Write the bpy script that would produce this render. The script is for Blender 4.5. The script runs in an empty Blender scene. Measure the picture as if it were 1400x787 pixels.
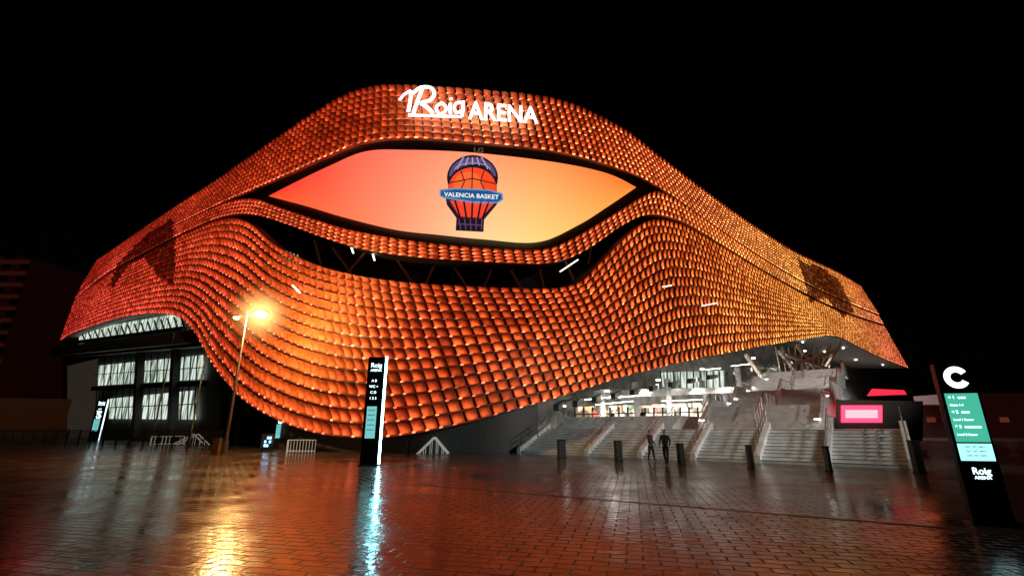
import bpy, math, random
import numpy as np
from mathutils import Vector, Matrix
random.seed(4); np.random.seed(4)
sc=bpy.context.scene
sc.view_settings.view_transform='Standard'
try: sc.view_settings.look='None'
except: pass
sc.view_settings.exposure=0
COL=sc.collection
# ---------------- camera survey ----------------
CH=1.75; F=640.0; PITCH=math.radians(16.6); cp,sp=math.cos(PITCH),math.sin(PITCH)
cam=bpy.data.cameras.new("camera"); camo=bpy.data.objects.new("camera",cam); COL.objects.link(camo)
cam.sensor_width=36; cam.lens=36*F/1400; cam.clip_end=3000; cam.clip_start=0.1
camo.location=(0,0,CH); camo.rotation_euler=(math.radians(90)+PITCH,0,0); sc.camera=camo
def ray(u,v):
    r=(u-700)/F; w=(393.5-v)/F
    return (r, cp-w*sp, sp+w*cp)
def G(u,v,z=0.0):
    r=ray(u,v); k=(z-CH)/r[2]; return Vector((r[0]*k,r[1]*k,z))
def AT(u,v,Y):
    r=ray(u,v); k=Y/r[1]; return Vector((r[0]*k,Y,CH+r[2]*k))
# ---------------- footprint of the arena ----------------
ctrl=[(-150,132),(-110,104),(-81.5,84),(-60,69),(-36.7,52.5),(-20,40.5),(-10,35.2),(-2,34.4),(5,37.6),(16.7,47),(34,62),(52,78),(81,102),(96,114),(130,141)]
pl=np.array(ctrl,float)
for _ in range(3):
    q=pl[:-1]*.75+pl[1:]*.25; r_=pl[:-1]*.25+pl[1:]*.75
    pl=np.vstack([pl[:1],np.stack([q,r_],1).reshape(-1,2),pl[-1:]])
d=np.r_[0,np.cumsum(np.hypot(*np.diff(pl,axis=0).T))]
NS=1500; SS=np.linspace(0,d[-1],NS)
PX=np.interp(SS,d,pl[:,0]); PY=np.interp(SS,d,pl[:,1])
TX=np.gradient(PX,SS); TY=np.gradient(PY,SS)
ker=np.ones(41)/41
def sm(a): return np.convolve(np.pad(a,20,mode='edge'),ker,'valid')
TX,TY=sm(TX),sm(TY); L_=np.hypot(TX,TY); NX=TY/L_; NY=-TX/L_
def P(s,z,off=0.0):
    s=np.asarray(s,float)
    x=np.interp(s,SS,PX)+np.interp(s,SS,NX)*off; y=np.interp(s,SS,PY)+np.interp(s,SS,NY)*off
    return np.stack(np.broadcast_arrays(x,y,z),-1)
def U(u,v,off=0.0):
    r=ray(u,v); X=PX+NX*off; Y=PY+NY*off
    g=X*r[1]-Y*r[0]
    idx=np.where((g[:-1]<=0)&(g[1:]>0))[0]
    if len(idx)==0: i=0 if u<700 else NS-2; w=.5
    else:
        i=idx[np.argmin(Y[idx])]; w=-g[i]/(g[i+1]-g[i])
    y=Y[i]+(Y[i+1]-Y[i])*w; s=SS[i]+(SS[i+1]-SS[i])*w
    return s, CH+r[2]/r[1]*y
def W(u,v,off=0.0):
    s,z=U(u,v,off); return Vector([float(c) for c in P(s,z,off)])
def crom(pts,n=10):
    p=[pts[0]]+list(pts)+[pts[-1]]; out=[]
    for i in range(1,len(p)-2):
        a,b,c,e=[np.array(q,float) for q in p[i-1:i+3]]
        for k in range(n):
            t=k/n; out.append(.5*((2*b)+(c-a)*t+(2*a-5*b+4*c-e)*t*t+(-a+3*b-3*c+e)*t**3))
    out.append(np.array(p[-2],float)); return out
class Guide:
    def __init__(s,pts):
        a=sorted([U(*q) for q in crom(pts)],key=lambda q:q[0]); a=np.array(a)
        s.s=a[:,0]; s.z=a[:,1]; s.l=s.s[0]; s.r=s.s[-1]
    def at(g,t):
        s=g.l+(g.r-g.l)*t; return s,np.interp(s,g.s,g.z)
G0=Guide([(135,357),(180,325),(240,285),(300,247),(360,207),(420,168),(470,138),(505,125),(545,121),(600,124),(670,129),(740,136),(790,150),(850,180),(900,217),(960,262),(1020,305),(1080,343),(1140,372),(1175,392)])
G1=Guide([(112,395),(150,357),(200,328),(260,299),(310,276),(350,260),(400,239),(450,217),(500,198),(560,192),(650,198),(760,210),(850,234),(890,252),(930,277),(980,312),(1040,352),(1100,387),(1150,410),(1200,430)])
G2=Guide([(112,396),(150,359),(200,330),(260,301),(310,279),(350,273),(390,286),(440,303),(480,315),(540,327),(620,337),(700,342),(745,341),(780,327),(830,298),(870,273),(893,264),(930,280),(980,314),(1040,354),(1100,389),(1150,412),(1200,432)])
G3=Guide([(105,408),(150,373),(200,346),(260,315),(310,296),(350,294),(400,309),(440,324),(500,342),(560,351),(620,356),(700,360),(750,360),(785,350),(815,332),(850,308),(885,294),(930,304),(980,332),(1040,368),(1100,401),(1150,424),(1207,443)])
G4=Guide([(104,410),(150,376),(200,349),(260,319),(310,301),(345,305),(385,338),(440,364),(500,379),(560,387),(620,391),(700,394),(755,394),(790,386),(815,362),(850,326),(885,302),(930,309),(980,336),(1040,371),(1100,404),(1150,427),(1208,446)])
G5=Guide([(85,465),(110,452),(180,432),(240,431),(270,452),(300,500),(340,545),(390,575),(450,594),(520,598),(580,590),(640,577),(720,555),(780,537),(850,515),(930,495),(1020,477),(1100,463),(1140,459),(1170,472),(1200,487),(1240,503)])
# ---------------- material helpers ----------------
def mat(name,base=(.5,.5,.5),rough=.5,metal=0,emit=None,es=1.0,var=.15,nscale=3.0):
    m=bpy.data.materials.new(name); m.use_nodes=True; nt=m.node_tree; b=nt.nodes['Principled BSDF']
    b.inputs['Roughness'].default_value=rough; b.inputs['Metallic'].default_value=metal
    g=nt.nodes.new('ShaderNodeNewGeometry'); n=nt.nodes.new('ShaderNodeTexNoise'); n.inputs['Scale'].default_value=nscale; n.inputs['Detail'].default_value=4
    nt.links.new(g.outputs['Position'],n.inputs['Vector'])
    r=nt.nodes.new('ShaderNodeValToRGB'); r.color_ramp.elements[0].position=.3; r.color_ramp.elements[1].position=.7
    r.color_ramp.elements[0].color=[c*(1-var) for c in base]+[1]; r.color_ramp.elements[1].color=[min(1,c*(1+var)) for c in base]+[1]
    nt.links.new(n.outputs['Fac'],r.inputs['Fac']); nt.links.new(r.outputs['Color'],b.inputs['Base Color'])
    if emit:
        b.inputs['Emission Color'].default_value=(*emit,1); b.inputs['Emission Strength'].default_value=es
    return m
def attr_emit(name,strength=1.0,base=None,rough=.4,attr='Col',nosample=False):
    m=bpy.data.materials.new(name); m.use_nodes=True; nt=m.node_tree; b=nt.nodes['Principled BSDF']
    a=nt.nodes.new('ShaderNodeAttribute'); a.attribute_name=attr
    nt.links.new(a.outputs['Color'],b.inputs['Emission Color']); b.inputs['Emission Strength'].default_value=strength
    b.inputs['Base Color'].default_value=(*(base or (0.02,0.02,0.02)),1); b.inputs['Roughness'].default_value=rough
    if nosample: m.cycles.emission_sampling='NONE'
    return m
class MB:
    def __init__(s): s.v=[]; s.f=[]; s.c=[]
    def poly(s,pts,col=None):
        n=len(s.v); s.v+= [tuple(p) for p in pts]; s.f.append(tuple(range(n,n+len(pts))))
        s.c+=[col or (1,1,1,1)]*len(pts)
    def hexa(s,b,t):
        n=len(s.v); s.v+=[tuple(p) for p in b]+[tuple(p) for p in t]; s.c+=[(1,1,1,1)]*8
        s.f+=[(n+3,n+2,n+1,n),(n+4,n+5,n+6,n+7)]+[(n+i,n+(i+1)%4,n+4+(i+1)%4,n+4+i) for i in range(4)]
    def box(s,c,sz,rot=0.0):
        R=Matrix.Rotation(rot,3,'Z'); c=Vector(c); x,y,z=[k/2 for k in sz]
        q=lambda zz:[c+R@Vector(p) for p in((-x,-y,zz),(x,-y,zz),(x,y,zz),(-x,y,zz))]
        s.hexa(q(-z),q(z))
    def beam(s,p,q,w,h=None,n=4):
        p=Vector(p);q=Vector(q);dv=(q-p)
        if dv.length<1e-6:return
        dv.normalize(); up=Vector((0,0,1)) if abs(dv.z)<.95 else Vector((0,1,0))
        a=dv.cross(up).normalized(); b=a.cross(dv).normalized(); h=h or w
        if n==4:
            k=lambda o:[o-a*w/2-b*h/2,o+a*w/2-b*h/2,o+a*w/2+b*h/2,o-a*w/2+b*h/2]
            s.hexa(k(p),k(q))
        else:
            m=len(s.v)
            for o,ww in((p,w),(q,h)):
                for i in range(n):
                    t=2*math.pi*i/n; s.v.append(tuple(o+(a*math.cos(t)+b*math.sin(t))*ww/2)); s.c.append((1,1,1,1))
            s.f+=[(m+i,m+(i+1)%n,m+n+(i+1)%n,m+n+i) for i in range(n)]+[tuple(range(m,m+n)),tuple(range(m+2*n-1,m+n-1,-1))]
    def obj(s,name,m,parent=None,smooth=False,col=False):
        me=bpy.data.meshes.new(name); me.from_pydata(s.v,[],s.f); me.materials.append(m)
        if col:
            a=me.color_attributes.new('Col','FLOAT_COLOR','POINT'); a.data.foreach_set('color',np.array(s.c,dtype=np.float32).ravel())
        if smooth: me.polygons.foreach_set('use_smooth',[True]*len(me.polygons))
        me.update(); o=bpy.data.objects.new(name,me); COL.objects.link(o)
        if parent: par(o,parent)
        return o
def par(o,p):
    o.parent=p; o.matrix_parent_inverse=p.matrix_basis.inverted()
def empty(name,loc=(0,0,0)):
    e=bpy.data.objects.new(name,None); e.location=loc; e.empty_display_size=.5; COL.objects.link(e); 
    e.matrix_basis=Matrix.Translation(loc); return e
def light(kind,name,loc,energy,color,parent=None,**k):
    l=bpy.data.lights.new(name,kind); l.energy=energy; l.color=color
    for a,b in k.items(): setattr(l,a,b)
    o=bpy.data.objects.new(name,l); COL.objects.link(o); o.location=loc
    if parent: par(o,parent)
    return o
black=mat('black_metal',(.012,.012,.013),.45); dark=mat('dark_steel',(.03,.028,.027),.5,.3)
concrete=mat('concrete',(.34,.33,.31),.6,nscale=1.2,var=.25); stone=mat('pale_stone',(.66,.66,.64),.45,nscale=2,var=.18)
steel=mat('stainless_steel',(.55,.55,.55),.3,.9); white_e=mat('white_light',(.8,.8,.8),.4,emit=(1,.96,.9),es=9)
cwhite=mat('sign_white',(.8,.8,.8),.4,emit=(.85,.95,1),es=3)
# ---------------- world ----------------
w=bpy.data.worlds.new("World"); sc.world=w; w.use_nodes=True; nt=w.node_tree
sky=nt.nodes.new('ShaderNodeTexSky'); sky.sky_type='NISHITA'; sky.sun_disc=False; sky.sun_elevation=math.radians(3); sky.sun_rotation=math.radians(160)
nt.links.new(sky.outputs[0],nt.nodes['Background'].inputs[0]); nt.nodes['Background'].inputs[1].default_value=0.0002
mo=light('SUN','moon_light',(0,0,80),.004,(.7,.8,1),angle=math.radians(.5)); mo.rotation_euler=(math.radians(50),0,math.radians(160))
# ---------------- ground ----------------
gm=bpy.data.materials.new('wet_pavers'); gm.use_nodes=True; nt=gm.node_tree; N=nt.nodes.new; Lk=nt.links.new; b=nt.nodes['Principled BSDF']
def math_(op,a,b_=None,c=None):
    m=N('ShaderNodeMath'); m.operation=op
    for i,x in enumerate((a,b_,c)):
        if x is None: continue
        if isinstance(x,(int,float)): m.inputs[i].default_value=x
        else: Lk(x,m.inputs[i])
    return m.outputs[0]
geo=N('ShaderNodeNewGeometry'); mp=N('ShaderNodeMapping'); mp.inputs['Rotation'].default_value=(0,0,math.radians(14)); Lk(geo.outputs['Position'],mp.inputs['Vector'])
br=N('ShaderNodeTexBrick'); br.inputs['Scale'].default_value=1.1; br.inputs['Mortar Size'].default_value=.018; br.inputs['Mortar Smooth'].default_value=.5
br.inputs['Color1'].default_value=(.9,.9,.9,1); br.inputs['Color2'].default_value=(.2,.2,.2,1); br.inputs['Mortar'].default_value=(.5,.5,.5,1); br.inputs['Bias'].default_value=0
Lk(mp.outputs[0],br.inputs['Vector'])
sepc=N('ShaderNodeSeparateColor'); Lk(br.outputs['Color'],sepc.inputs[0]); tone=sepc.outputs[0]; joint=br.outputs['Fac']
n1=N('ShaderNodeTexNoise'); n1.inputs['Scale'].default_value=.3; n1.inputs['Detail'].default_value=7; n1.inputs['Roughness'].default_value=.65; Lk(geo.outputs['Position'],n1.inputs['Vector'])
mr=N('ShaderNodeMapRange'); mr.inputs[1].default_value=.4; mr.inputs[2].default_value=.62; mr.inputs[3].default_value=.04; mr.inputs[4].default_value=.20; Lk(n1.outputs['Fac'],mr.inputs[0])
rg=math_('ADD',mr.outputs[0],math_('MULTIPLY',joint,.35)); rg=math_('ADD',rg,math_('MULTIPLY',tone,.09)); Lk(rg,b.inputs['Roughness'])
cr=N('ShaderNodeValToRGB'); cr.color_ramp.elements[0].color=(.03,.026,.023,1); cr.color_ramp.elements[1].color=(.13,.10,.085,1); Lk(tone,cr.inputs[0])
mx=N('ShaderNodeMixRGB'); mx.blend_type='MIX'; Lk(joint,mx.inputs[0]); Lk(cr.outputs[0],mx.inputs[1]); mx.inputs[2].default_value=(.008,.006,.005,1); Lk(mx.outputs[0],b.inputs['Base Color'])
puddle=N('ShaderNodeMapRange'); puddle.inputs[1].default_value=.4; puddle.inputs[2].default_value=.54; Lk(n1.outputs['Fac'],puddle.inputs[0])
Lk(math_('MULTIPLY_ADD',math_('MULTIPLY',joint,puddle.outputs[0]),-.55,.72),b.inputs['Specular IOR Level'])
n2=N('ShaderNodeTexNoise'); n2.inputs['Scale'].default_value=7; n2.inputs['Detail'].default_value=3; Lk(geo.outputs['Position'],n2.inputs['Vector'])
hgt=math_('MULTIPLY',joint,-1.0); hgt=math_('MULTIPLY_ADD',n2.outputs['Fac'],.8,hgt); hgt=math_('MULTIPLY_ADD',tone,.4,hgt); hgt=math_('MULTIPLY',hgt,math_('MULTIPLY_ADD',puddle.outputs[0],.75,.25))
bp=N('ShaderNodeBump'); bp.inputs['Strength'].default_value=.8; bp.inputs['Distance'].default_value=.013; Lk(hgt,bp.inputs['Height']); Lk(bp.outputs[0],b.inputs['Normal'])
g=MB(); g.poly([(-1200,-300,0),(1200,-300,0),(1200,1800,0),(-1200,1800,0)]); g.obj('plaza_ground',gm)
dr=MB(); a,b2=G(560,661,.004),G(1330,724,.004); dv=(b2-a).normalized(); nn=Vector((-dv.y,dv.x,0))*.09
dr.poly([a-nn,b2-nn,b2+nn,a+nn]); dr.obj('drainage_channel',black)
# ---------------- arena facade ----------------
arena=empty('arena_building',(0,36,0))
ledm=attr_emit('led_point',1.0,nosample=True)
railm=attr_emit('rail_painted_glow',1.0,(.1,.05,.03),.4,nosample=True)
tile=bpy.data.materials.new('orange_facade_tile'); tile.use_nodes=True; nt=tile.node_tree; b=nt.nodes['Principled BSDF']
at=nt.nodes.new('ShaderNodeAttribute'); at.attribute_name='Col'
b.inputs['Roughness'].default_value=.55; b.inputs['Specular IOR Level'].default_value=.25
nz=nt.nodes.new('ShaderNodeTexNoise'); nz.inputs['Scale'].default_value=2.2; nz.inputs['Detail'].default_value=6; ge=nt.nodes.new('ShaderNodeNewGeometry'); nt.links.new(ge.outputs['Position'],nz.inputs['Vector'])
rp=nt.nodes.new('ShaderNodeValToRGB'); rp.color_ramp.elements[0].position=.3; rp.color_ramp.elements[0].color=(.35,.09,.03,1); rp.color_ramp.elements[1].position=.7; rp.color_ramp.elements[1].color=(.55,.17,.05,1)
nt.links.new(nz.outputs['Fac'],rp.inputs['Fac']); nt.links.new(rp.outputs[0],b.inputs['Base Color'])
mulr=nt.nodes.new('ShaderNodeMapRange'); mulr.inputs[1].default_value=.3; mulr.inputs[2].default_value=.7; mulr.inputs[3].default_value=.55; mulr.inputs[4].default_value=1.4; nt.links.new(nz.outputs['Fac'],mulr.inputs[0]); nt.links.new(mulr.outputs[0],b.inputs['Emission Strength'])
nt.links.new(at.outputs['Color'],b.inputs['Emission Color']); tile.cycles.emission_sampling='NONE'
def inpoly(u,v,poly):
    c=False; n=len(poly); j=n-1
    for i in range(n):
        a,b_=poly[i],poly[j]
        if (a[1]>v)!=(b_[1]>v) and u<(b_[0]-a[0])*(v-a[1])/(b_[1]-a[1])+a[0]: c=not c
        j=i
    return c
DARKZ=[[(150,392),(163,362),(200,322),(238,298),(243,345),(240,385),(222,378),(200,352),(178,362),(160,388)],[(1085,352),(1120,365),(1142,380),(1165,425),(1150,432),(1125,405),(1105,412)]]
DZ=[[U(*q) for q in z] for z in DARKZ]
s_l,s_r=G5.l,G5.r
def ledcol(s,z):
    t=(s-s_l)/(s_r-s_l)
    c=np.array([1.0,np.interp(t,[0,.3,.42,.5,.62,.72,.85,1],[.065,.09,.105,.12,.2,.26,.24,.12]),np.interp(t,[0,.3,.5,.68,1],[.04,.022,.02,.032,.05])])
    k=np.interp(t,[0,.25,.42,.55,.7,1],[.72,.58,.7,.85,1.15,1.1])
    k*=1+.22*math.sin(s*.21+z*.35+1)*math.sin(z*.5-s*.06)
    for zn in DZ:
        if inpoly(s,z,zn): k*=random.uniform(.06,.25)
    return c,k
def band(ga,gb,rows,cols,name,gain,dots,pw=1.0,fill=.84,rel=1.0,railk=.5):
    nu,nv=6,6
    V=[];Fc=[];C=[]; dot=MB(); pipe=MB()
    uu=np.array([.08,.17,.34,.58,.78,.91]); vv=np.array([0,.14,.38,.64,.87,1])
    gu=np.array([.3,1.25,1.4,1.0,.38,.05]); gv=np.array([.05,.28,.75,1.25,1.5,.9])  # vertex glow paints LED shading: bright left and low, dark right and top
    for j in range(rows):
        a0=(j/rows)**pw; a1=((j+1)/rows)**pw; da=a1-a0
        tp=np.linspace(0,1,cols*1+1); sa,za=ga.at(tp); sb,zb=gb.at(tp)
        def SZ(a): return sa*(1-a)+sb*a, za*(1-a)+zb*a
        st,zt=SZ(a0); sb_,zb_=SZ(a1); h=np.clip(zt-zb_,.25,1.7)*rel
        ap=a0+da*.965; sp_,zp_=SZ(ap)
        r1=P(sp_,zp_+.05*h,.08*h); r2=P(sp_,zp_+.05*h,.46*h); r3=P(sp_,zp_-.02*h,.46*h); r4=P(sp_,zp_-.02*h,.08*h)
        n=len(pipe.v); allr=np.stack([r1,r2,r3,r4],1).reshape(-1,3); pipe.v+=allr.tolist()
        for i in range(cols+1):
            c,k=ledcol(float(sp_[i]),float(zp_[i])); e=c*k*railk*random.uniform(.15,1.4)
            pipe.c+=[(e[0],e[1],e[2],1)]*2+[(e[0]*.3,e[1]*.3,e[2]*.3,1)]*2  # LED light painted on the rails as emission, dimmer on the lower edges
        for i in range(cols):
            for k in range(4): pipe.f.append((n+i*4+k,n+i*4+(k+1)%4,n+(i+1)*4+(k+1)%4,n+(i+1)*4+k))
        for i in range(cols):
            hh=float(h[i])
            if zt[i]-zb_[i]<.1: continue
            jt=random.uniform(-.05,.05); js=random.uniform(-.05,.05)
            T=(i+uu)/cols; A=a0+da*(.06+fill*vv)
            TT,AA=np.meshgrid(T,A)
            s1,z1=ga.at(TT); s2,z2=gb.at(TT)
            S=s1*(1-AA)+s2*AA; Z=z1*(1-AA)+z2*AA
            UU,VV=np.meshgrid(uu,vv)
            Z=Z-hh*.03*np.sin(np.pi*UU)*VV+hh*js*.3
            O=hh*(.16+jt+.30*(1-VV)+.17*np.sin(np.pi*UU)+.22*(1-UU)-.10*np.sin(np.pi*VV))
            pts=P(S,Z,O)
            base=len(V); V.extend(pts.reshape(-1,3).tolist())
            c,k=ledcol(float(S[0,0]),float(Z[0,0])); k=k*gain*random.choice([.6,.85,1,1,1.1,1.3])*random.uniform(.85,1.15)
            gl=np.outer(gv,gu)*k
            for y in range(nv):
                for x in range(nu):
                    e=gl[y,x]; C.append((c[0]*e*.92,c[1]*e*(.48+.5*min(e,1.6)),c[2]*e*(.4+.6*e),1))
            for y in range(nv-1):
                for x in range(nu-1):
                    q=base+y*nu+x; Fc.append((q,q+nu,q+nu+1,q+1))
            if dots and random.random()<dots[1]:
                tl=np.array([(i+.0)/cols,(i+dots[2])/cols]); al=a0+da*.97
                s1,z1=ga.at(tl); s2,z2=gb.at(tl); sl=s1*(1-al)+s2*al; zl=z1*(1-al)+z2*al
                qa=P(sl,zl,.49*hh); qb=P(sl,zl+.14*hh,.49*hh); cc=np.clip(c*np.array([1,2.2,5]),0,1)*dots[0]*(k/gain)*random.uniform(.25,1.3)
                if k<.12: cc=np.array([.5,.05,.03])
                dot.poly([qa[0],qa[1],qb[1],qb[0]],(*cc,1))
    m=MB(); m.v=V; m.f=Fc; m.c=C
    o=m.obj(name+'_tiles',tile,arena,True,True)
    pipe.obj(name+'_rails',railm,arena,col=True)
    if dots: dot.obj(name+'_led_points',ledm,arena,col=True)
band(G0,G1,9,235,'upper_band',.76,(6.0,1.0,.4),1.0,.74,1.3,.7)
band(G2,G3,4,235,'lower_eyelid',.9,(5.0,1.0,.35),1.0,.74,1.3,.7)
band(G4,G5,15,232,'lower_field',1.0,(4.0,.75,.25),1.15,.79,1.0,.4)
def skin(ga,gb,off,name,m,nt_=160,na=3,t0=0,t1=1):
    q=MB(); T=np.linspace(t0,t1,nt_); 
    for k in range(na+1):
        a=k/na; s1,z1=ga.at(T); s2,z2=gb.at(T); q.v+=P(s1*(1-a)+s2*a,z1*(1-a)+z2*a,off).tolist(); q.c+=[(1,1,1,1)]*nt_
    for k in range(na):
        for i in range(nt_-1):
            z=k*nt_+i; q.f.append((z,z+1,z+nt_+1,z+nt_))
    return q.obj(name,m,arena)
skin(G0,G1,-.35,'upper_backing',black); skin(G2,G3,-.35,'eyelid_backing',black); skin(G4,G5,-.35,'lower_backing',black)
skin(G1,G2,-.9,'screen_surround',black); skin(G3,G4,-4.5,'void_back',black,160,4)
def ledge(gd,o0,o1,name,m,dz=0.0):
    T=np.linspace(0,1,200); s,z=gd.at(T); q=MB(); A=P(s,z+0,o0); B=P(s,z+dz,o1)
    q.v=A.tolist()+B.tolist(); q.c=[(1,1,1,1)]*400; q.f=[(i,i+1,i+201,i+200) for i in range(199)]
    return q.obj(name,m,arena)
ledge(G3,-.35,-4.5,'void_ceiling',dark); ledge(G4,-.35,-4.5,'void_floor',dark); ledge(G0,.3,-12,'roof_edge',dark,.2); ledge(G1,0,-.9,'screen_head',black)
q=MB(); T=np.linspace(0,1,40); s,z=G0.at(T); A_=P(s,z+.2,-12)
q.poly([tuple(p) for p in A_]+[(120,230,28),(-110,220,28)]); q.obj('roof',dark,arena)
sof=mat('soffit_panels',(.3,.29,.27),.6)
ledge(G5,-.1,-11,'soffit',sof,1.0)
# ---------- void trusses and lamps ----------
tr=MB()
for x0,y0,x1,y1 in [(455,345,480,368),(505,345,470,372),(535,350,567,385),(600,355,580,386),(610,355,640,388),(680,358,660,390),(690,360,715,392),(735,360,745,392),(770,358,790,388),(430,335,440,360),(810,335,800,380)]:
    tr.beam(W(x0,y0-6,-1.8),W(x1,y1+6,-1.8),.16)
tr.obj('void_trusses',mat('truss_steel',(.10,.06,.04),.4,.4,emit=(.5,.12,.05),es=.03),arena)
lt=MB()
for x0,y0,x1,y1,o in [(508,340,512,356,-1),(645,353,645,361,-1),(766,371,790,355,-1),(480,337,483,346,-1),(400,390,410,400,1.1),(906,392,918,390,1.1),(960,418,980,414,1.1)]:
    lt.beam(W(x0,y0,o),W(x1,y1,o),.13,.09)
lt.obj('tube_lamps',mat('tube_light',(.8,.8,.8),.4,emit=(1,.85,.65),es=3),arena)
sl=MB()
for k in range(5): sl.beam(W(387+k*5,342+k*1.5,-.2),W(385+k*5,356+k*3,-.2),.12)
sl.obj('louvre_lamps',mat('louvre_grey',(.4,.3,.25),.5,emit=(1,.7,.5),es=.25),arena)
# ---------------- video screen ----------------
scr=empty('video_screen',W(640,265,-.4))
top=crom([(367,268),(400,251),(450,227),(500,207),(560,205),(650,209),(760,222),(830,237),(870,256)],8)
bot=crom([(367,268),(420,282),(470,297),(540,314),(600,321),(660,327),(735,331),(790,308),(830,283),(870,256)],8)
top=np.array(top);bot=np.array(bot)
q=MB(); nx,ny=90,14; xs=np.linspace(367.5,869.5,nx)
yt=np.interp(xs,top[:,0],top[:,1]); yb=np.interp(xs,bot[:,0],bot[:,1])
for j in range(ny):
    for i in range(nx):
        f=j/(ny-1); x=xs[i]; y=yt[i]*(1-f)+yb[i]*f
        q.v.append(tuple(W(x,y,-.45)))
        t=(x-367)/503; r=1.0
        gcol=np.interp(t,[0,.15,.35,.55,.75,1],[.10,.16,.29,.42,.40,.25])+.16*f*np.exp(-((t-.68)/.25)**2)*2-.07*(1-f)
        bcol=np.interp(t,[0,.15,.35,.55,.75,1],[.02,.055,.13,.18,.10,.02])+.16*f*np.exp(-((t-.62)/.25)**2)
        q.c.append((r*1.1,float(gcol),float(bcol),1))
for j in range(ny-1):
    for i in range(nx-1):
        z=j*nx+i; q.f.append((z,z+nx,z+nx+1,z+1))
q.obj('led_panel',attr_emit('led_panel',1.0),scr,True,True)
lm=attr_emit('screen_graphic',1.0,nosample=True)
lay=[0]
def shape(px,col,off=None):
    lay[0]+=1; q=MB(); o=-.30+.012*lay[0]
    q.poly([W(a,b_,o) for a,b_ in px],(*col,1)); q.obj('graphic_%d'%lay[0],lm,scr,col=True)
def ell(cx,cy,rx,ry,a0=0,a1=360,n=28):
    return [(cx+rx*math.cos(math.radians(a0+(a1-a0)*i/n)),cy+ry*math.sin(math.radians(a0+(a1-a0)*i/n))) for i in range(n+(0 if abs(a1-a0)>=360 else 1))]
def stroke(pts,wd,col,off=None,mb=None):
    own=mb is None
    if own: lay[0]+=1; off=-.30+.012*lay[0]; mb=MB()
    p=np.array(pts,float); t=np.gradient(p,axis=0); t/= (np.linalg.norm(t,axis=1)[:,None]+1e-9); n=np.stack([-t[:,1],t[:,0]],1)*wd/2
    for i in range(len(p)-1):
        mb.poly([W(*(p[i]-n[i]),off),W(*(p[i+1]-n[i+1]),off),W(*(p[i+1]+n[i+1]),off),W(*(p[i]+n[i]),off)],(*col,1))
    if own: mb.obj('graphic_%d'%lay[0],lm,scr,col=True)
NV=(.008,.006,.016)
shape(ell(646,243,35,31),NV)
shape([(609,270),(683,270),(679,280),(662,300),(661,317),(623,315),(624,298),(611,280)],NV)
shape(ell(646,241,32,26,180,360),(.10,.07,.19))
for k in (-22,-11,0,11,22): stroke([(646+k*1.0,240),(646+k*.9,228),(646+k*.55,215)],1.8,(.42,.36,.5))
stroke(ell(646,232,24,9,180,360),1.0,(.42,.36,.5))
shape(ell(646,254,33,29,180,360)+[(679,264),(613,264)],NV)
shape(ell(646,256,32,27,180,360)+[(678,264),(614,264)],(1,.07,.015))
shape(ell(640,254,20,19,180,360)+[(660,263),(620,263)],(1,.15,.03))
stroke([(646,229),(645,264)],1.5,NV)
stroke([(630,233),(635,248),(628,264)],1.5,NV); stroke([(662,233),(657,248),(664,264)],1.5,NV)
stroke([(615,250),(646,244),(677,251)],1.5,NV)
shape([(615,274),(677,276),(658,298),(628,296)],(.95,.06,.02))
for a,c in ((622,630),(634,638),(646,645),(658,653),(669,659)): stroke([(a,274),(c,300)],2.6,NV)
for k in range(5): stroke([(627+k*8,299),(630+k*7,314)],1.6,(.12,.05,.12))
stroke([(626,306),(660,308)],1.6,(.12,.05,.12))
shape([(601,259),(622,257),(668,259),(687,264),(688,273),(680,278),(645,277),(607,271),(601,268)],(.14,.28,.5))
shape([(603,261),(622,259),(668,261),(685,266),(686,272),(679,276),(645,275),(608,269),(603,267)],(.012,.09,.26))
def textmesh(txt,shear=0):
    cu=bpy.data.curves.new('t','FONT'); cu.body=txt; cu.size=1; cu.shear=shear; cu.offset=.018; cu.resolution_u=3
    o=bpy.data.objects.new('t',cu); COL.objects.link(o); bpy.context.view_layer.update()
    me=o.to_mesh(); v=np.array([x.co[:] for x in me.vertices]); f=[tuple(p.vertices) for p in me.polygons]; o.to_mesh_clear(); bpy.data.objects.remove(o)
    v-=v.min(0); mx=v.max(0); v[:,0]/=mx[0]; v[:,1]/=mx[1]; return v,f
def text_on(txt,p0,p1,hgt,off,m,parent,name,col=(1,1,1),depth=0,h1=None):
    v,f=textmesh(txt); p0=np.array(p0,float);p1=np.array(p1,float); q=MB(); h1=h1 or hgt
    def mp_(x,y): b=p0+(p1-p0)*x; return b[0],b[1]-y*(hgt+(h1-hgt)*x)
    for x,y,_ in v: q.v.append(tuple(W(*mp_(x,y),off))); q.c.append((*col,1))
    q.f=list(f)
    if depth:
        n=len(q.v)
        for x,y,_ in v: q.v.append(tuple(W(*mp_(x,y),off-depth))); q.c.append((*col,1))
        from collections import Counter
        ed=Counter(); dirs={}
        for fc in f:
            for i in range(len(fc)):
                e=(fc[i],fc[(i+1)%len(fc)]); k=tuple(sorted(e)); ed[k]+=1; dirs[k]=e
        for k,c in ed.items():
            if c==1: a_,b_=dirs[k]; q.f.append((a_,b_,b_+n,a_+n))
    return q.obj(name,m,parent,col=True)
text_on('VALENCIA BASKET',(607,268.3),(682,272.5),6,.2,lm,scr,'banner_text',(1,1,1))
text_on('LG',(648,208),(661,209),6.5,-.2,lm,scr,'screen_badge_text',(.10,.07,.06))
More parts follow.
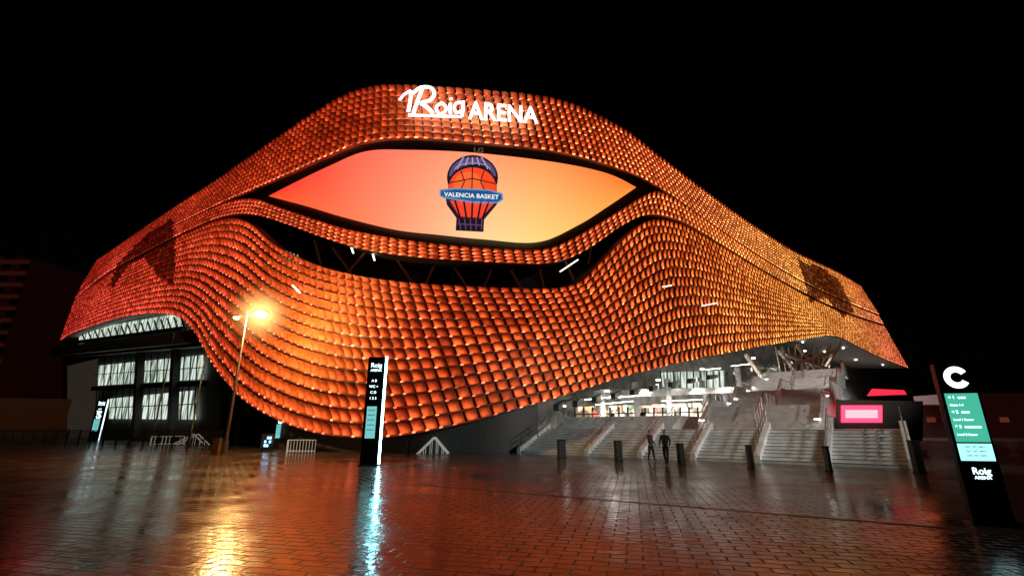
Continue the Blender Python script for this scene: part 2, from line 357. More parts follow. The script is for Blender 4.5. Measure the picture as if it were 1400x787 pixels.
# ---------------- rooftop sign ----------------
sg=empty('illuminated_sign',W(640,150,1.6))
sm_=mat('sign_letter_white',(.8,.8,.8),.4,emit=(.95,.97,1),es=3.0)
text_on('ARENA',(640,163),(736,169),25,1.6,sm_,sg,'arena_letters',depth=.3,h1=22)
q=MB()
def st(p,w_): stroke(crom(p,6),w_,(1,1,1),1.6,q); stroke(crom(p,6),w_,(1,1,1),1.35,q)
st([(546,137),(553,129),(562,124)],3.4); st([(562,124),(561,138),(558,153)],4.6)
st([(577,122),(571,138),(565,155)],4.8)
st([(564,128),(575,120),(588,120),(594,128),(588,137),(574,141)],4.4)
st([(575,141),(584,147),(592,155)],5)
st([(604,140.5),(597.5,145),(597,151),(602,155.5),(608,153),(610,147),(604,140.5)],3.8)
st([(616,141),(615,148),(616,156)],4); st([(616.5,134),(617,137)],4.2)
st([(633,141),(625,140.5),(621,147),(624,154),(631,152)],3.8)
st([(633.5,138),(633,150),(631,159.5)],4); st([(631,159.8),(600,158.8),(558,157.5)],3.4)
q.obj('script_letters',sm_,sg)
fr=MB()
for x in range(555,735,18): fr.beam(W(x,140+(x-555)*.05,1.3),W(x,152+(x-555)*.05,.0),.08)
fr.obj('sign_brackets',dark,sg)
# ---------------- left glazed block under the facade ----------------
win=bpy.data.materials.new('lit_glazing'); win.use_nodes=True; nt=win.node_tree; b=nt.nodes['Principled BSDF']
ge=nt.nodes.new('ShaderNodeNewGeometry'); mp=nt.nodes.new('ShaderNodeMapping'); mp.inputs['Scale'].default_value=(1.6,1.6,.2); nz=nt.nodes.new('ShaderNodeTexNoise'); nz.inputs['Scale'].default_value=1.0; nz.inputs['Detail'].default_value=5
nt.links.new(ge.outputs['Position'],mp.inputs[0]); nt.links.new(mp.outputs[0],nz.inputs['Vector'])
rp=nt.nodes.new('ShaderNodeValToRGB'); rp.color_ramp.elements[0].position=.38; rp.color_ramp.elements[0].color=(.05,.08,.07,1); rp.color_ramp.elements[1].position=.6; rp.color_ramp.elements[1].color=(.8,.92,.78,1)
nt.links.new(nz.outputs['Fac'],rp.inputs['Fac']); nt.links.new(rp.outputs[0],b.inputs['Emission Color']); b.inputs['Emission Strength'].default_value=1.0
b.inputs['Base Color'].default_value=(.03,.035,.035,1); b.inputs['Roughness'].default_value=.1
def quadpx(mb,x0,x1,yA,yB,off,n=1):
    for i in range(n):
        a=i/n; c=(i+1)/n; xa=x0+(x1-x0)*a; xb=x0+(x1-x0)*c
        ta=yA[0]+(yA[1]-yA[0])*a; tb=yA[0]+(yA[1]-yA[0])*c; ba=yB[0]+(yB[1]-yB[0])*a; bb=yB[0]+(yB[1]-yB[0])*c
        mb.poly([W(xa,ba,off),W(xb,bb,off),W(xb,tb,off),W(xa,ta,off)])
gw=MB(); quadpx(gw,108,250,(452,427),(470,450),-1.5,6); quadpx(gw,130,278,(500,485),(527,518),-5,6); quadpx(gw,148,268,(545,533),(572,573),-5,6); gw.obj('window_glazing',win,arena)
cw=MB(); quadpx(cw,85,300,(462,420),(600,600),-5.4,10); cw.obj('ground_storey_wall',mat('painted_shade_concrete',(.12,.12,.11),.7),arena)  # shade put into the base colour: a darkened copy of the concrete
cc=MB(); quadpx(cc,92,134,(500,490),(598,598),-4.9,3); cc.obj('concrete_pier',mat('painted_lit_concrete',(.34,.33,.31),.6,emit=(1,.8,.6),es=.02,var=.3,nscale=.8),arena)  # light on the pier painted as a faint emission
def beampx(mb,x0,y0,x1,y1,o,w_,h_=None,n=6):
    for i in range(n):
        a=i/n;c=(i+1)/n; mb.beam(W(x0+(x1-x0)*a,y0+(y1-y0)*a,o),W(x0+(x1-x0)*c,y0+(y1-y0)*c,o),w_,h_)
cb=MB(); beampx(cb,85,482,280,462,-2.6,3.2,1.6); cb.obj('floor_slab',mat('slab_edge',(.18,.17,.16),.6),arena)
cb=MB(); beampx(cb,86,470,252,449,.2,.5,.5); beampx(cb,86,488,285,470,-.5,.4,.4)
for x in (192,241): cb.beam(W(x,476,-4.2),W(x-6,600,-4.2),.9)
for x in range(112,250,9): cb.beam(W(x,455-(x-112)*.17,-1.3),W(x+5,468-(x-112)*.15,-1.3),.16)
for x in range(135,278,9): cb.beam(W(x,486,-4.8),W(x-5,575,-4.8),.12)
beampx(cb,128,512,278,502,-4.8,.1); beampx(cb,146,557,268,552,-4.8,.12); beampx(cb,128,531,280,524,-4.7,.7)
cb.obj('mullions_and_columns',dark,arena)
q=MB(); 
for x in range(385,730,10):
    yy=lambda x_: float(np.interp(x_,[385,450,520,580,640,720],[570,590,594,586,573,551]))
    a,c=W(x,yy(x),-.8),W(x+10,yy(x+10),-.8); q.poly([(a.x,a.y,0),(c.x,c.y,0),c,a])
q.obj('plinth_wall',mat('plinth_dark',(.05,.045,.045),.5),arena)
# ---------------- entrance stairs ----------------
A=G(708,619); B=G(1250,641); E=(B-A); LEN=E.length; E.normalize(); Nn=Vector((-E.y,E.x,0)); 
stair=empty('entrance_stairs',A)
q=MB(); RISE=.165; TR=.36; NSTEP=10
def sp3(dd,nn_,z): return A+E*dd+Nn*nn_+Vector((0,0,z))
for k in range(NSTEP):
    z0,z1=k*RISE,(k+1)*RISE; n0=k*TR
    q.hexa([sp3(0,n0,z0),sp3(LEN,n0,z0),sp3(LEN,48,z0),sp3(0,48,z0)],[sp3(0,n0,z1),sp3(LEN,n0,z1),sp3(LEN,48,z1),sp3(0,48,z1)])
q.obj('lower_flight',stone,stair)
nos=MB()
for k in range(NSTEP): nos.beam(sp3(0,k*TR+.02,(k+1)*RISE-.03),sp3(LEN,k*TR+.02,(k+1)*RISE-.03),.06,.03)
nos.obj('step_nosings',mat('nosing_grey',(.2,.2,.19),.5),stair)
ck=MB(); hr=MB(); pH=NSTEP*RISE; pN=NSTEP*TR
def dx(x):
    return float(min(np.linspace(0,LEN,400),key=lambda t:abs((lambda p:700+F*p.x/(p.y*cp+(0-CH)*sp))(A+E*t)-x)))
RL=[0,dx(800),dx(872),dx(945),dx(1032),dx(1128),LEN-.15]
for i,dd in enumerate(RL):
    wd=.28
    bq=[sp3(dd,-.1,0),sp3(dd+wd,-.1,0),sp3(dd+wd,pN+.3,0),sp3(dd,pN+.3,0)]
    ck.hexa(bq,[sp3(dd,-.1,.38),sp3(dd+wd,-.1,.38),sp3(dd+wd,pN+.3,pH+.45),sp3(dd,pN+.3,pH+.45)])
    for k in range(6):
        n_=pN*k/5; zb=.38+(pH+.07)*n_/(pN+.3); hr.beam(sp3(dd+.14,n_,zb),sp3(dd+.14,n_,zb+.75),.045,n=6)
    for hh in (.75,.42): hr.beam(sp3(dd+.14,0,.38+hh),sp3(dd+.14,pN,.38+pH+.0+hh),.055,n=6)
tf=MB()
for k in range(6):
    z0=pH+k*RISE; n0=pN+3+k*TR
    tf.hexa([sp3(-1,n0,z0),sp3(9,n0,z0),sp3(9,14,z0),sp3(-1,14,z0)],[sp3(-1,n0,z0+RISE),sp3(9,n0,z0+RISE),sp3(9,14,z0+RISE),sp3(-1,14,z0+RISE)])
for dd in (-.8,2.2,5.4,8.8):
    for k in range(4):
        hr.beam(sp3(dd,pN+3+k*.7,pH+k*.33),sp3(dd,pN+3+k*.7,pH+k*.33+1.0),.045,n=6)
    hr.beam(sp3(dd,pN+3,pH+1),sp3(dd,pN+5.1,pH+2),.055,n=6)
tf.obj('terrace_flight',stone,stair)
ck.obj('cheek_walls',stone,stair); hr.obj('handrails',steel,stair)
uf=MB(); uh=MB()
d0,d1=10.7,17.9; step_r=.165; step_t=.34; z=pH; n_=8.0; NF=4; NK=10; LD=5.3
for fl in range(NF):
    for k in range(NK):
        uf.hexa([sp3(d0,n_,z-0.6),sp3(d1,n_,z-0.6),sp3(d1,n_+step_t,z-0.6),sp3(d0,n_+step_t,z-0.6)],[sp3(d0,n_,z+step_r),sp3(d1,n_,z+step_r),sp3(d1,n_+step_t,z+step_r),sp3(d0,n_+step_t,z+step_r)])
        z+=step_r; n_+=step_t
    uf.hexa([sp3(d0,n_,z-0.6),sp3(d1,n_,z-0.6),sp3(d1,n_+LD,z-0.6),sp3(d0,n_+LD,z-0.6)],[sp3(d0,n_,z),sp3(d1,n_,z),sp3(d1,n_+LD,z),sp3(d0,n_+LD,z)])
    zs=z-NK*step_r; ns=n_-NK*step_t
    for dd in (d0-.15,(d0+d1)/2,d1+.15):
        for (na,za,nb,zb) in ((ns,zs,n_,z),(n_,z,n_+LD,z)):
            hcw=.55 if dd!=(d0+d1)/2 else .15
            uf.hexa([sp3(dd-.12,na,za-.8),sp3(dd+.12,na,za-.8),sp3(dd+.12,nb,zb-.8),sp3(dd-.12,nb,zb-.8)],[sp3(dd-.12,na,za+hcw),sp3(dd+.12,na,za+hcw),sp3(dd+.12,nb,zb+hcw),sp3(dd-.12,nb,zb+hcw)])
            uh.beam(sp3(dd,na,za+1.05),sp3(dd,nb,zb+1.05),.06,n=6)
            for k in range(5):
                t=k/4; uh.beam(sp3(dd,na+(nb-na)*t,za+(zb-za)*t+.1),sp3(dd,na+(nb-na)*t,za+(zb-za)*t+1.05),.05,n=6)
    n_+=LD
uf.obj('upper_flight',stone,stair); uh.obj('upper_handrails',steel,stair)
sl_=MB()
for k in range(12):
    n0=8+k*2.6; zz=pH+(n0-8)*.19
    for dd in (d0+.0,d1-.03): sl_.box(sp3(dd,n0,zz+.62),(.3,.3,.06),.6)
sl_.obj('stair_wall_lights',mat('stair_light',(.8,.8,.8),.4,emit=(1,.97,.92),es=6),stair)
# ---------------- lobby under the cantilever ----------------
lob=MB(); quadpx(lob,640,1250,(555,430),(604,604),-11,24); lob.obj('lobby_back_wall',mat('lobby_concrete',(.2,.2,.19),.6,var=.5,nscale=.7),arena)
shop=mat('shop_light',(.3,.3,.25),.5,emit=(1,.82,.55),es=1.9,var=.4); 
nt=shop.node_tree; b=nt.nodes['Principled BSDF']; v_=nt.nodes.new('ShaderNodeTexVoronoi'); v_.distance='CHEBYCHEV'; v_.inputs['Scale'].default_value=.9; gg=nt.nodes.new('ShaderNodeNewGeometry'); nt.links.new(gg.outputs['Position'],v_.inputs['Vector'])
r2=nt.nodes.new('ShaderNodeValToRGB'); cr_=r2.color_ramp; cr_.interpolation='CONSTANT'
for i,(pp,c_) in enumerate([(0,(.12,.07,.04)),(.22,(.6,.4,.2)),(.4,(1,.85,.6)),(.6,(.3,.25,.18)),(.7,(.9,.12,.06)),(.75,(1,.92,.75)),(.92,(.1,.4,.2))]):
    el=cr_.elements[i] if i<2 else cr_.elements.new(pp); el.position=pp; el.color=(*c_,1)
sepv=nt.nodes.new('ShaderNodeSeparateColor'); nt.links.new(v_.outputs['Color'],sepv.inputs[0]); nt.links.new(sepv.outputs[0],r2.inputs[0]); nt.links.new(r2.outputs[0],b.inputs['Emission Color'])
q=MB(); quadpx(q,786,1000,(556,549),(587,588),-10.5,10); q.obj('lobby_shopfronts',shop,arena)
q=MB(); quadpx(q,903,990,(509,506),(528,533),-10.6,3); q.obj('upper_lobby_windows',win,arena)
q=MB()
for x in range(786,1001,12): q.beam(W(x,556,-10.3),W(x,590,-10.3),.2)
for x in range(903,992,9): q.beam(W(x,507,-10.4),W(x,533,-10.4),.15)
beampx(q,786,566,1000,562,-10.3,.15)
for k in range(14): x=760+k*26; q.beam(W(x,557-k*5.2,-1),W(x+12,549-k*4.4,-10),.4,.5)
q.obj('shopfront_frames_and_ceiling_beams',dark,arena)
q=MB()
for x0,y0,x1,y1,o in [(800,546,850,541,-6),(815,553,865,548,-6),(830,544,880,540,-4),(905,548,960,546,-6),(880,556,930,554,-8),(1000,500,1030,497,-5),(965,505,985,503,-5)]: q.beam(W(x0,y0,o),W(x1,y1,o),.12,.06)
for k in range(16):
    x=800+k*27; 
    for off in (-2.5,-7):
        if random.random()<.7:
            s_,z_=U(x,np.interp(x,[780,850,930,1020,1100,1140,1240],[537,515,495,477,463,459,503])+2,off); zz=float(np.interp(s_,G5.s,G5.z))-.05+(-off)*.09
            c_=Vector([float(t) for t in P(s_,zz-.15,off)]); q.box(c_,(.7,.25,.08),.8)
q.obj('ceiling_strip_lights',white_e,arena)
q=MB()
for x,yt_,o in ((868,522,-6),(912,518,-7),(822,532,-8),(1007,500,-4),(960,520,-9)):
    p=W(x,yt_,o); q.beam((p.x,p.y,1.6),p,.7,.7,n=12)
q.obj('lobby_columns',concrete,arena)
q=MB(); beampx(q,800,540,1000,533,-9,2.5,.8); beampx(q,770,556,790,548,-7,1,.8,2); q.obj('mezzanine_slab',concrete,arena)
q=MB()
for x0,y0,x1,y1 in [(1065,480,1112,535),(1112,535,1135,470),(1090,472,1125,520),(1150,468,1112,530),(1080,500,1140,480),(1075,485,1135,505),(1020,485,1060,540)]: q.beam(W(x0,y0,-1),W(x1,y1,-1),.4)
for k in range(10): q.beam(W(1060+k*9,474,-1),W(1068+k*7,512,-1),.12)
q.obj('raking_struts',mat('strut_steel',(.5,.42,.35),.4,.2,emit=(1,.35,.12),es=.03),arena)  # faint orange emission stands for light falling on the steel
q=MB()
for x,y,o,e in ((770,556,-6,1800),(830,535,-6,4500),(900,520,-6,7500),(960,505,-6,10000),(1030,490,-4,16000),(1100,480,-5,24000),(1170,492,-5,18000)):
    p=W(x,y,o); q.beam(p,p+Vector((0,0,.15)),.5,.5,n=12)
    light('SPOT','downlight',p-Vector((0,0,.12)),e,(1,.97,.9),arena,spot_size=math.radians(150),spot_blend=.6,shadow_soft_size=.4,specular_factor=.6)
q.obj('downlight_fittings',white_e,arena)
# ---------------- floodlight mast, assumed, added out of view on the right to light the stairs ----------------
fm=empty('assumed_floodlight_mast',(30,4,0)); q=MB(); q.beam((30,4,0),(30,4,13),.3,.14,n=12); q.beam((29,4,12.6),(31,4,12.6),.12,n=8); q.obj('pole',dark,fm)
q=MB(); q.box((29.2,4.1,12.4),(.6,.3,.4)); q.box((30.8,4.1,12.4),(.6,.3,.4)); q.obj('assumed_floodlight_heads',dark,fm)
def assumed_flood(loc,tgt,e,ang):
    l=light('SPOT','assumed_floodlight',loc,e,(1,.98,.93),fm,spot_size=math.radians(ang),spot_blend=.7,shadow_soft_size=.4)
    l.rotation_euler=(Vector(tgt)-Vector(loc)).to_track_quat('-Z','Y').to_euler()
assumed_flood((29.2,4.4,12.3),sp3(4,2,1),15000,26); assumed_flood((30.8,4.4,12.3),sp3(14,7,2.5),13000,38); assumed_flood((30,4.4,12.3),sp3(14,32,7),36000,22)  # assumed spots on the unseen mast, added to brighten the stair flights
# ---------------- red billboard + right hand wall ----------------
bb=empty('led_billboard',AT(1178,590,42))
q=MB(); q.hexa([AT(1140,600,43),AT(1262,602,43),AT(1262,602,44),AT(1140,600,44)],[AT(1140,546,43),AT(1262,548,43),AT(1262,548,44),AT(1140,546,44)]); q.obj('housing',dark,bb)
q=MB(); q.poly([AT(1150,577,42.9),AT(1206,577,42.9),AT(1206,554,42.9),AT(1150,554,42.9)]); q.obj('display',mat('red_display',(.1,.01,.01),.4,emit=(1,.02,.05),es=6),bb)
q=MB(); q.poly([AT(1156,571,42.8),AT(1200,571,42.8),AT(1200,560,42.8),AT(1156,560,42.8)])
q.obj('display_message',mat('pink_display',(.1,.01,.01),.4,emit=(1,.22,.25),es=3),bb)
q=MB(); q.poly([AT(1185,541,42),AT(1240,539,42),AT(1236,533,42),AT(1192,531,42)]); q.obj('awning_light',mat('red_strip',(.1,.01,.01),.4,emit=(1,.02,.06),es=1.0),bb)
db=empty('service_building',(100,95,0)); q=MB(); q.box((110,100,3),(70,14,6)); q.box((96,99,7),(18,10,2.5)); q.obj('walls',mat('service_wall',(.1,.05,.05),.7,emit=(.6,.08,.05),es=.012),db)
q=MB()
for x in range(80,142,7): q.box((x,92.8,3.2),(1.6,.15,.9))
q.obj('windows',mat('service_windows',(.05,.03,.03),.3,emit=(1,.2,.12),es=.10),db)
q=MB(); qe=MB(); ds=empty('distant_street_lamps',(90,84,0))
for x,y,h in ((74,80,3.2),(82,86,4.2),(90,84,3.6),(99,88,5),(109,90,4),(120,92,5.2)):
    q.beam((x,y,0),(x,y,h),.12,.08,n=8); q.box((x,y,h+.22),(.5,.4,.08)); qe.box((x,y-.1,h+.08),(.34,.3,.18))
q.obj('posts',dark,ds); qe.obj('lamp_heads',mat('far_lamp',(.5,.4,.3),.4,emit=(1,.45,.3),es=3),ds)
# ---------------- totems ----------------
def text3(txt,loc,size,m,parent,rotz,name,align='CENTER'):
    cu=bpy.data.curves.new(name,'FONT'); cu.body=txt; cu.size=size; cu.align_x=align; cu.extrude=.002; cu.offset=size*.012
    o=bpy.data.objects.new(name,cu); COL.objects.link(o); cu.materials.append(m); o.rotation_euler=(math.pi/2,0,rotz); o.location=loc; par(o,parent); return o
green=mat('green_panel',(.02,.15,.1),.3,emit=(.06,.46,.31),es=1.1); cyanp=mat('cyan_panel',(.1,.3,.3),.3,emit=(.35,.9,.85),es=1.5); gloss=mat('gloss_black',(.01,.01,.012),.15)
edge=mat('edge_light',(.8,.9,.9),.3,emit=(.3,.9,1),es=30); lamp_t=mat('totem_text',(.8,.9,.9),.3,emit=(.7,.95,1),es=2.4)
def totem(u,vb,vt,wd,rot,kind):
    base=G(u,vb); ht=AT(u,vt,base.y).z; e=empty('information_totem',base); R=Matrix.Rotation(rot,3,'Z')
    def L(x,y,z): return base+R@Vector((x,y,z))
    q=MB(); q.box(L(0,0,ht/2),(wd,.16,ht),rot); o=q.obj('body',gloss,e); bv=o.modifiers.new('b','BEVEL'); bv.width=.015; bv.segments=2
    q=MB(); q.box(L(0,0,.03),(wd+.12,.3,.06),rot); q.obj('base_plate',dark,e)
    def pan(x0,x1,z0,z1,m,y=-.085,name='panel'):
        q=MB(); q.poly([L(x0,y,z0),L(x1,y,z0),L(x1,y,z1),L(x0,y,z1)]); q.obj(name,m,e)
    if kind=='C':
        pan(-wd*.43,wd*.43,ht*.49,ht*.80,green); pan(-wd*.43,wd*.43,ht*.375,ht*.48,cyanp,name='lower_panel')
        q=MB(); n=40; cx,cz,ro,ri=0,ht*.905,wd*.33,wd*.16
        for i in range(n):
            a0=math.radians(32)+i/n*math.radians(296); a1=math.radians(32)+(i+1)/n*math.radians(296)
            q.poly([L(cx+ri*math.cos(a0),-.09,cz+ri*math.sin(a0)),L(cx+ro*math.cos(a0),-.09,cz+ro*math.sin(a0)),L(cx+ro*math.cos(a1),-.09,cz+ro*math.sin(a1)),L(cx+ri*math.cos(a1),-.09,cz+ri*math.sin(a1))])
        q.obj('letter_c',cwhite,e)
        rows=['< 1  ooo','Gates 1-4','< 2  ooo','Level 1 Sector','^ 3  oooooo','Level 2 Sector']
        for k,t in enumerate(rows): text3(t,L(-wd*.36,-.09,ht*(.765-.047*k)),.085 if k%2==0 else .058,lamp_t,e,rot,'panel_text','LEFT')
        for k in range(3): text3('EXIT  WC  INFO',L(0,-.09,ht*(.455-.027*k)),.045,gloss,e,rot,'lower_text')
        text3('Roig',L(0,-.09,ht*.295),.17,lamp_t,e,rot,'brand_text'); text3('ARENA',L(0,-.09,ht*.265),.085,lamp_t,e,rot,'brand_text')
    else:
        q=MB(); q.box(L(wd/2+.05,-.02,ht/2+.05),(.07,.16,ht-.05),rot); q.obj('edge_light',edge if kind=='T' else lamp_t,e)
        text3('Roig',L(0,-.09,ht*.90),wd*.36,lamp_t,e,rot,'brand_text'); text3('ARENA',L(0,-.09,ht*.86),wd*.2,lamp_t,e,rot,'brand_text')
        for k,t in enumerate(['A B','WC +','C D','1 2 3']): text3(t,L(-.05,-.09,ht*(.76-.055*k)),wd*.2,lamp_t,e,rot,'panel_text')
        pan(-wd*.34,wd*.22,ht*.24,ht*.53,mat('teal_panel',(.1,.3,.3),.3,emit=(.2,.65,.65),es=.9))
        for k in range(5): text3('xxxxxx',L(-.06,-.09,ht*(.49-.045*k)),wd*.14,gloss,e,rot,'list_text')
        if kind=='B': text3('S',L(0,-.1,ht*.55),wd*1.1,cwhite,e,rot,'sector_letter')
    return e
totem(1357,716,497,.66,math.radians(-14),'C'); totem(504,636,488,.85,math.radians(6),'T'); totem(379,614,550,.8,math.radians(12),'B'); totem(127,603,546,1.2,math.radians(15),'B')
# low illuminated kiosk sign beside the left totem
p=G(364,617); ks=empty('illuminated_kiosk_sign',p); q=MB(); q.box(p+Vector((0,0,.75)),(.9,.2,1.1),.2); q.box(p+Vector((-.3,0,.1)),(.08,.2,.2),.2); q.box(p+Vector((.3,0,.1)),(.08,.2,.2),.2); q.obj('frame',dark,ks)
q=MB()
for k in range(4):
    for j in range(3):
        if (k+j)%3: q.box(p+Vector((-.3+.2*k,-.13-.04*k,.45+.28*j)),(.14,.03,.18),.2)
q.obj('light_tiles',mat('blue_light',(.1,.2,.4),.3,emit=(.3,.65,1),es=3),ks)
# ---------------- street lamp ----------------
base=G(306,621); e=empty('street_lamp',base); topz=AT(330,432,base.y).z
galv=mat('galvanised_steel',(.22,.21,.2),.45,.6); 
q=MB(); q.beam(base,base+Vector((0,0,topz+.4)),.24,.11,n=12); q.beam(base,base+Vector((0,0,.9)),.36,.34,n=12)
q.beam(base+Vector((-.7,0,topz-.1)),base+Vector((1.1,0,topz+.15)),.08,n=8); q.obj('pole',galv,e)
q=MB(); q.box(base+Vector((1.1,-.1,topz+.32)),(.8,.6,.12)); q.box(base+Vector((-.65,-.1,topz-.02)),(.6,.5,.14)); q.obj('lamp_housings',dark,e)
sod=mat('sodium_lamp',(.8,.6,.3),.4,emit=(1,.60,.2),es=95); 
def globe(c,r,m,name,sc_=(1.15,1.0,.75)):
    bpy.ops.mesh.primitive_uv_sphere_add(segments=20,ring_count=12,radius=r,location=c); o=bpy.context.object; o.name=name; o.scale=sc_; o.data.materials.append(m)
    for p in o.data.polygons: p.use_smooth=True
    bpy.context.view_layer.update(); par(o,e)
globe(base+Vector((1.1,-.15,topz+.12)),.36,sod,'lamp_lens')
globe(base+Vector((-.65,-.15,topz-.14)),.2,mat('sodium_dim',(.8,.6,.3),.4,emit=(1,.45,.15),es=14),'lamp_lens_small')
light('POINT','lamp_light',base+Vector((1.1,-.3,topz-.5)),3800,(1,.55,.17),e,shadow_soft_size=.35)
# lamp halo: self-glowing ball added for the flare, fading outwards
hz=bpy.data.materials.new('lamp_halo_glow'); hz.use_nodes=True; nt=hz.node_tree; nt.nodes.remove(nt.nodes['Principled BSDF'])
tc=nt.nodes.new('ShaderNodeTexCoord'); vl=nt.nodes.new('ShaderNodeVectorMath'); vl.operation='LENGTH'; nt.links.new(tc.outputs['Object'],vl.inputs[0])
mr_=nt.nodes.new('ShaderNodeMapRange'); mr_.inputs[1].default_value=0; mr_.inputs[2].default_value=3.2; mr_.inputs[3].default_value=1; mr_.inputs[4].default_value=0; nt.links.new(vl.outputs['Value'],mr_.inputs[0])
pw_=nt.nodes.new('ShaderNodeMath'); pw_.operation='POWER'; pw_.inputs[1].default_value=4.5; nt.links.new(mr_.outputs[0],pw_.inputs[0])
ml=nt.nodes.new('ShaderNodeMath'); ml.operation='MULTIPLY'; ml.inputs[1].default_value=3.6; nt.links.new(pw_.outputs[0],ml.inputs[0])
em=nt.nodes.new('ShaderNodeEmission'); em.inputs[0].default_value=(1,.45,.13,1); nt.links.new(ml.outputs[0],em.inputs[1]); nt.links.new(em.outputs[0],nt.nodes['Material Output'].inputs['Volume'])
globe(base+Vector((1.1,-.15,topz+.12)),3.2,hz,'lamp_halo',(1,1,1))
q=MB(); q.box(base+Vector((-.45,-.2,.5)),(.45,.36,1.0)); q.box(base+Vector((-.45,-.2,1.03)),(.5,.42,.06)); q.box(base+Vector((-.45,-.2,.04)),(.5,.4,.08)); q.obj('utility_cabinet',mat('yellow_cabinet',(.35,.2,.03),.5))
for u,vb,vt in ((207,600,438),(258,604,392),(322,600,368)):
    p=G(u,vb+6) if vb<606 else G(u,vb); 
    t=AT(u+ (585-vt)*.16,vt,p.y); e=empty('flagpole',p); q=MB(); q.beam(p,(p.x,p.y,t.z),.2,.09,n=10); q.beam(p,p+Vector((0,0,.3)),.4,.35,n=10); q.beam((p.x,p.y,t.z),(p.x,p.y,t.z+.12),.16,.04,n=10); q.obj('pole',galv,e)
# ---------------- bollards ----------------
for u,v,wd,h in ((768,626,.5,1.0),(846,630,.42,1.0),(932,635,.34,.95),(1027,640,.2,.95),(1134,644,.17,.95),(558,622,.2,.9),(1258,646,.5,1.2)):
    p=G(u,v); q=MB(); q.box(p+Vector((0,0,h/2)),(wd,.22,h),.4); q.box(p+Vector((0,0,h+.03)),(wd+.03,.25,.06),.4); q.box(p+Vector((0,0,.03)),(wd+.06,.28,.05),.4); o=q.obj('bollard',black)
    bv=o.modifiers.new('b','BEVEL'); bv.width=.02
# ---------------- fences / ramps on the left ----------------
def fence(name,p,q_,h,m,step=.14,rail=.05):
    f=MB(); p=Vector(p);q_=Vector(q_); L=(q_-p).length; n=max(2,int(L/step))
    for i in range(n+1):
        o=p.lerp(q_,i/n); f.beam(o,o+Vector((0,0,h)),.03 if i%12 else .09)
    f.beam(p+Vector((0,0,h)),q_+Vector((0,0,h)),rail); f.beam(p+Vector((0,0,.15)),q_+Vector((0,0,.15)),rail); return f.obj(name,m)
fence('metal_fence',G(-60,604),G(300,612),1.5,dark,.18); fence('metal_fence',G(430,611),G(700,610),2.1,dark,.2)
whitebar=mat('white_barrier',(.6,.6,.58),.4,emit=(1,.95,.85),es=.2)
fence('crowd_barrier',G(392,619),G(430,619),.9,whitebar,.2); fence('crowd_barrier',G(205,609),G(250,608),.9,whitebar,.3)
def ramp(u0,u1,u2,v):
    q=MB(); a,b_,c=G(u0,v),G(u1,v),G(u2,v); mid=b_+Vector((0,0,1.1))
    for s_ in (0,.8):
        o=Vector((0,s_,0)); q.beam(a+o,mid+o,.07,.09); q.beam(mid+o,c+o,.07,.09)
        for t in (.4,.8): q.beam(a.lerp(b_,t)+o,a.lerp(mid,t)+o,.04); q.beam(c.lerp(b_,t)+o,c.lerp(mid,t)+o,.04)
    q.obj('ramp_handrail',whitebar)
ramp(570,592,612,620); ramp(234,262,280,608)
q=MB(); a,b_=AT(-260,600,80),AT(88,600,92); q.hexa([(a.x,a.y,0),(b_.x,b_.y,0),(b_.x,b_.y+1,0),(a.x,a.y+1,0)],[(a.x,a.y,7),(b_.x,b_.y,7),(b_.x,b_.y+1,7),(a.x,a.y+1,7)])
q.obj('boundary_wall',mat('brown_render',(.25,.13,.07),.7,emit=(.5,.15,.05),es=.02))  # orange light on the wall painted as weak emission
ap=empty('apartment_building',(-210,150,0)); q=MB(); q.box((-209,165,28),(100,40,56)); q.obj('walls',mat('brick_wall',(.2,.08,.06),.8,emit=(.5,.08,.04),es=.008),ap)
q=MB(); wn=MB(); wl=MB()
for k in range(14):
    q.box((-209,144.4,3+k*3.9),(101,1.4,.9))
    for x in range(-257,-160,6):
        (wl if random.random()<.12 else wn).poly([(x,144.9,4.4+k*3.9),(x+3,144.9,4.4+k*3.9),(x+3,144.9,6.2+k*3.9),(x,144.9,6.2+k*3.9)])
q.obj('balconies',mat('balcony_concrete',(.3,.12,.1),.8,emit=(.6,.12,.06),es=.03),ap); wn.obj('windows',mat('dim_windows',(.02,.02,.02),.2),ap); wl.obj('lit_windows',mat('lit_window',(.02,.02,.02),.2,emit=(1,.35,.15),es=.12),ap)
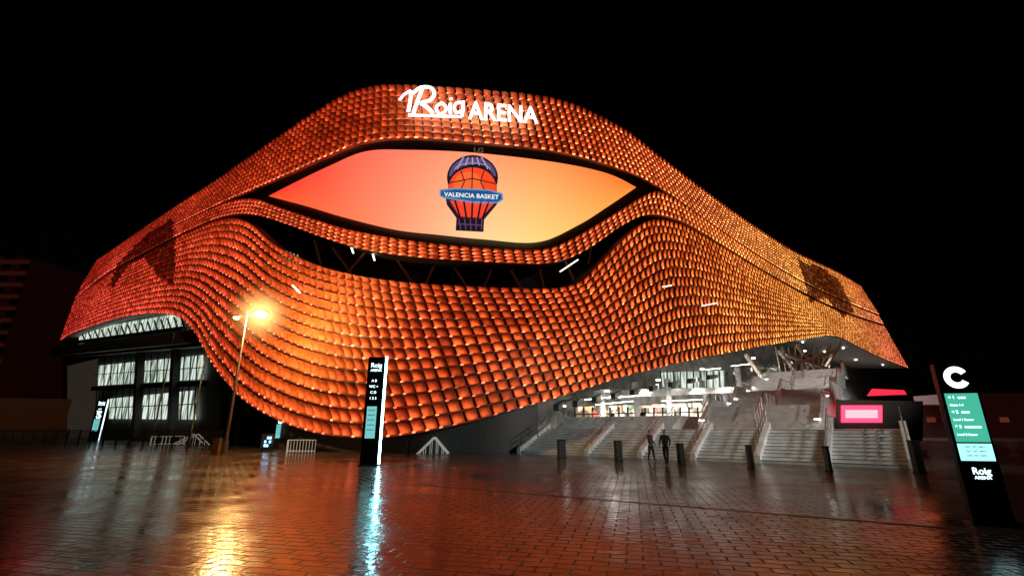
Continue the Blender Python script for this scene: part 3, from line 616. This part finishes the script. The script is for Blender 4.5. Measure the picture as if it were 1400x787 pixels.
# ---------------- people ----------------
sk=mat('skin_tone',(.45,.27,.2),.5); hair=mat('dark_hair',(.02,.015,.01),.6)
def person(loc,face,ph,coat,legc,H=1.72,seed=0):
    e=empty('person',loc); R=Matrix.Rotation(face,3,'Z'); k=H/1.75
    def build(name,chain,edges,m,lvl=1,root=0):
        me=bpy.data.meshes.new(name); me.from_pydata([tuple(Vector(loc)+R@(Vector(c[:3])*k)) for c in chain],edges,[])
        o=bpy.data.objects.new(name,me); COL.objects.link(o); mo=o.modifiers.new('s','SKIN'); 
        for i,c in enumerate(chain):
            sv=me.skin_vertices[0].data[i]; sv.radius=(c[3]*k,(c[4] if len(c)>4 else c[3])*k); sv.use_root=(i==root)
        mo.use_smooth_shade=True
        ss=o.modifiers.new('ss','SUBSURF'); ss.levels=lvl; ss.render_levels=lvl; me.materials.append(m); par(o,e); return o
    s=ph
    body=[(0,0,.98,.15,.11),(0,0,1.18,.14,.10),(0,-.02,1.38,.17,.11),(0,0,1.50,.07,.06),
      (.19,-.01,1.42,.065),(.25,.12*s,1.16,.05),(.25,.02*s-.14,.94,.04),
      (-.19,-.01,1.42,.065),(-.25,-.16*s,1.16,.05),(-.24,-.34*s,.98,.04),
      (.10,-.01,.90,.10),(-.10,-.01,.90,.10)]
    be=[(0,1),(1,2),(2,3),(2,4),(4,5),(5,6),(2,7),(7,8),(8,9),(0,10),(0,11)]
    build('jacket_and_torso',body,be,coat,2)
    legs=[(0,0,.94,.12,.10),(.10,-.02,.86,.10),(.11,-.16*s,.50,.072),(.11,-.26*s,.10,.05),(.11,-.26*s-.16,.04,.04),
      (-.10,.0,.86,.10),(-.11,.04*s,.50,.072),(-.11,.30*s,.12,.05),(-.11,.30*s-.14,.04,.04)]
    build('trousers_and_shoes',legs,[(0,1),(1,2),(2,3),(3,4),(0,5),(5,6),(6,7),(7,8)],legc,2)
    head=[(0,0,1.48,.055),(0,-.01,1.56,.062),(0,-.015,1.64,.085,.092),(0,-.005,1.71,.07,.085)]
    build('head_and_neck',head,[(0,1),(1,2),(2,3)],sk,2)
    build('nose',[(0,-.09,1.65,.012),(0,-.115,1.62,.013)],[(0,1)],sk,1)
    build('hair',[(0,.04,1.60,.06),(0,.035,1.69,.088,.085),(0,0,1.745,.07,.08)],[(0,1),(1,2)],hair)
    for sx in(.032,-.032): build('eye',[(sx,-.1,1.655,.009),(sx,-.103,1.655,.009)],[(0,1)],hair,1)
    for hx,hy,hz in ((.25,.02*s-.14,.94),(-.24,-.34*s,.98)):
        ch=[(hx,hy,hz,.032),(hx,hy-.02,hz-.06,.036,.02)]; ed=[(0,1)]
        for i in range(4):
            yy=-.045+.022*i; n=len(ch); ch+=[(hx,hy+yy,hz-.10,.010),(hx+.006,hy+yy-.005,hz-.145-.008*(i in(1,2)),.008)]; ed+=[(1,n),(n,n+1)]
        n=len(ch); ch+=[(hx,hy-.065,hz-.05,.011),(hx,hy-.08,hz-.09,.009)]; ed+=[(1,n),(n,n+1)]
        build('hand',ch,ed,sk,1)
coat1=mat('dark_coat',(.02,.02,.023),.7); coat2=mat('brown_coat',(.035,.028,.025),.7); jean=mat('dark_trousers',(.015,.016,.02),.8)
person(G(891,630),math.radians(35),.5,coat1,jean,1.62); person(G(912,635),math.radians(-40),.6,coat2,jean,1.66)
for u,y_ in ((838,46),(925,44),(880,43)):
    p=AT(u,585,y_); person((p.x,p.y,NSTEP*RISE),random.uniform(0,6),.4,coat1,jean,1.7)
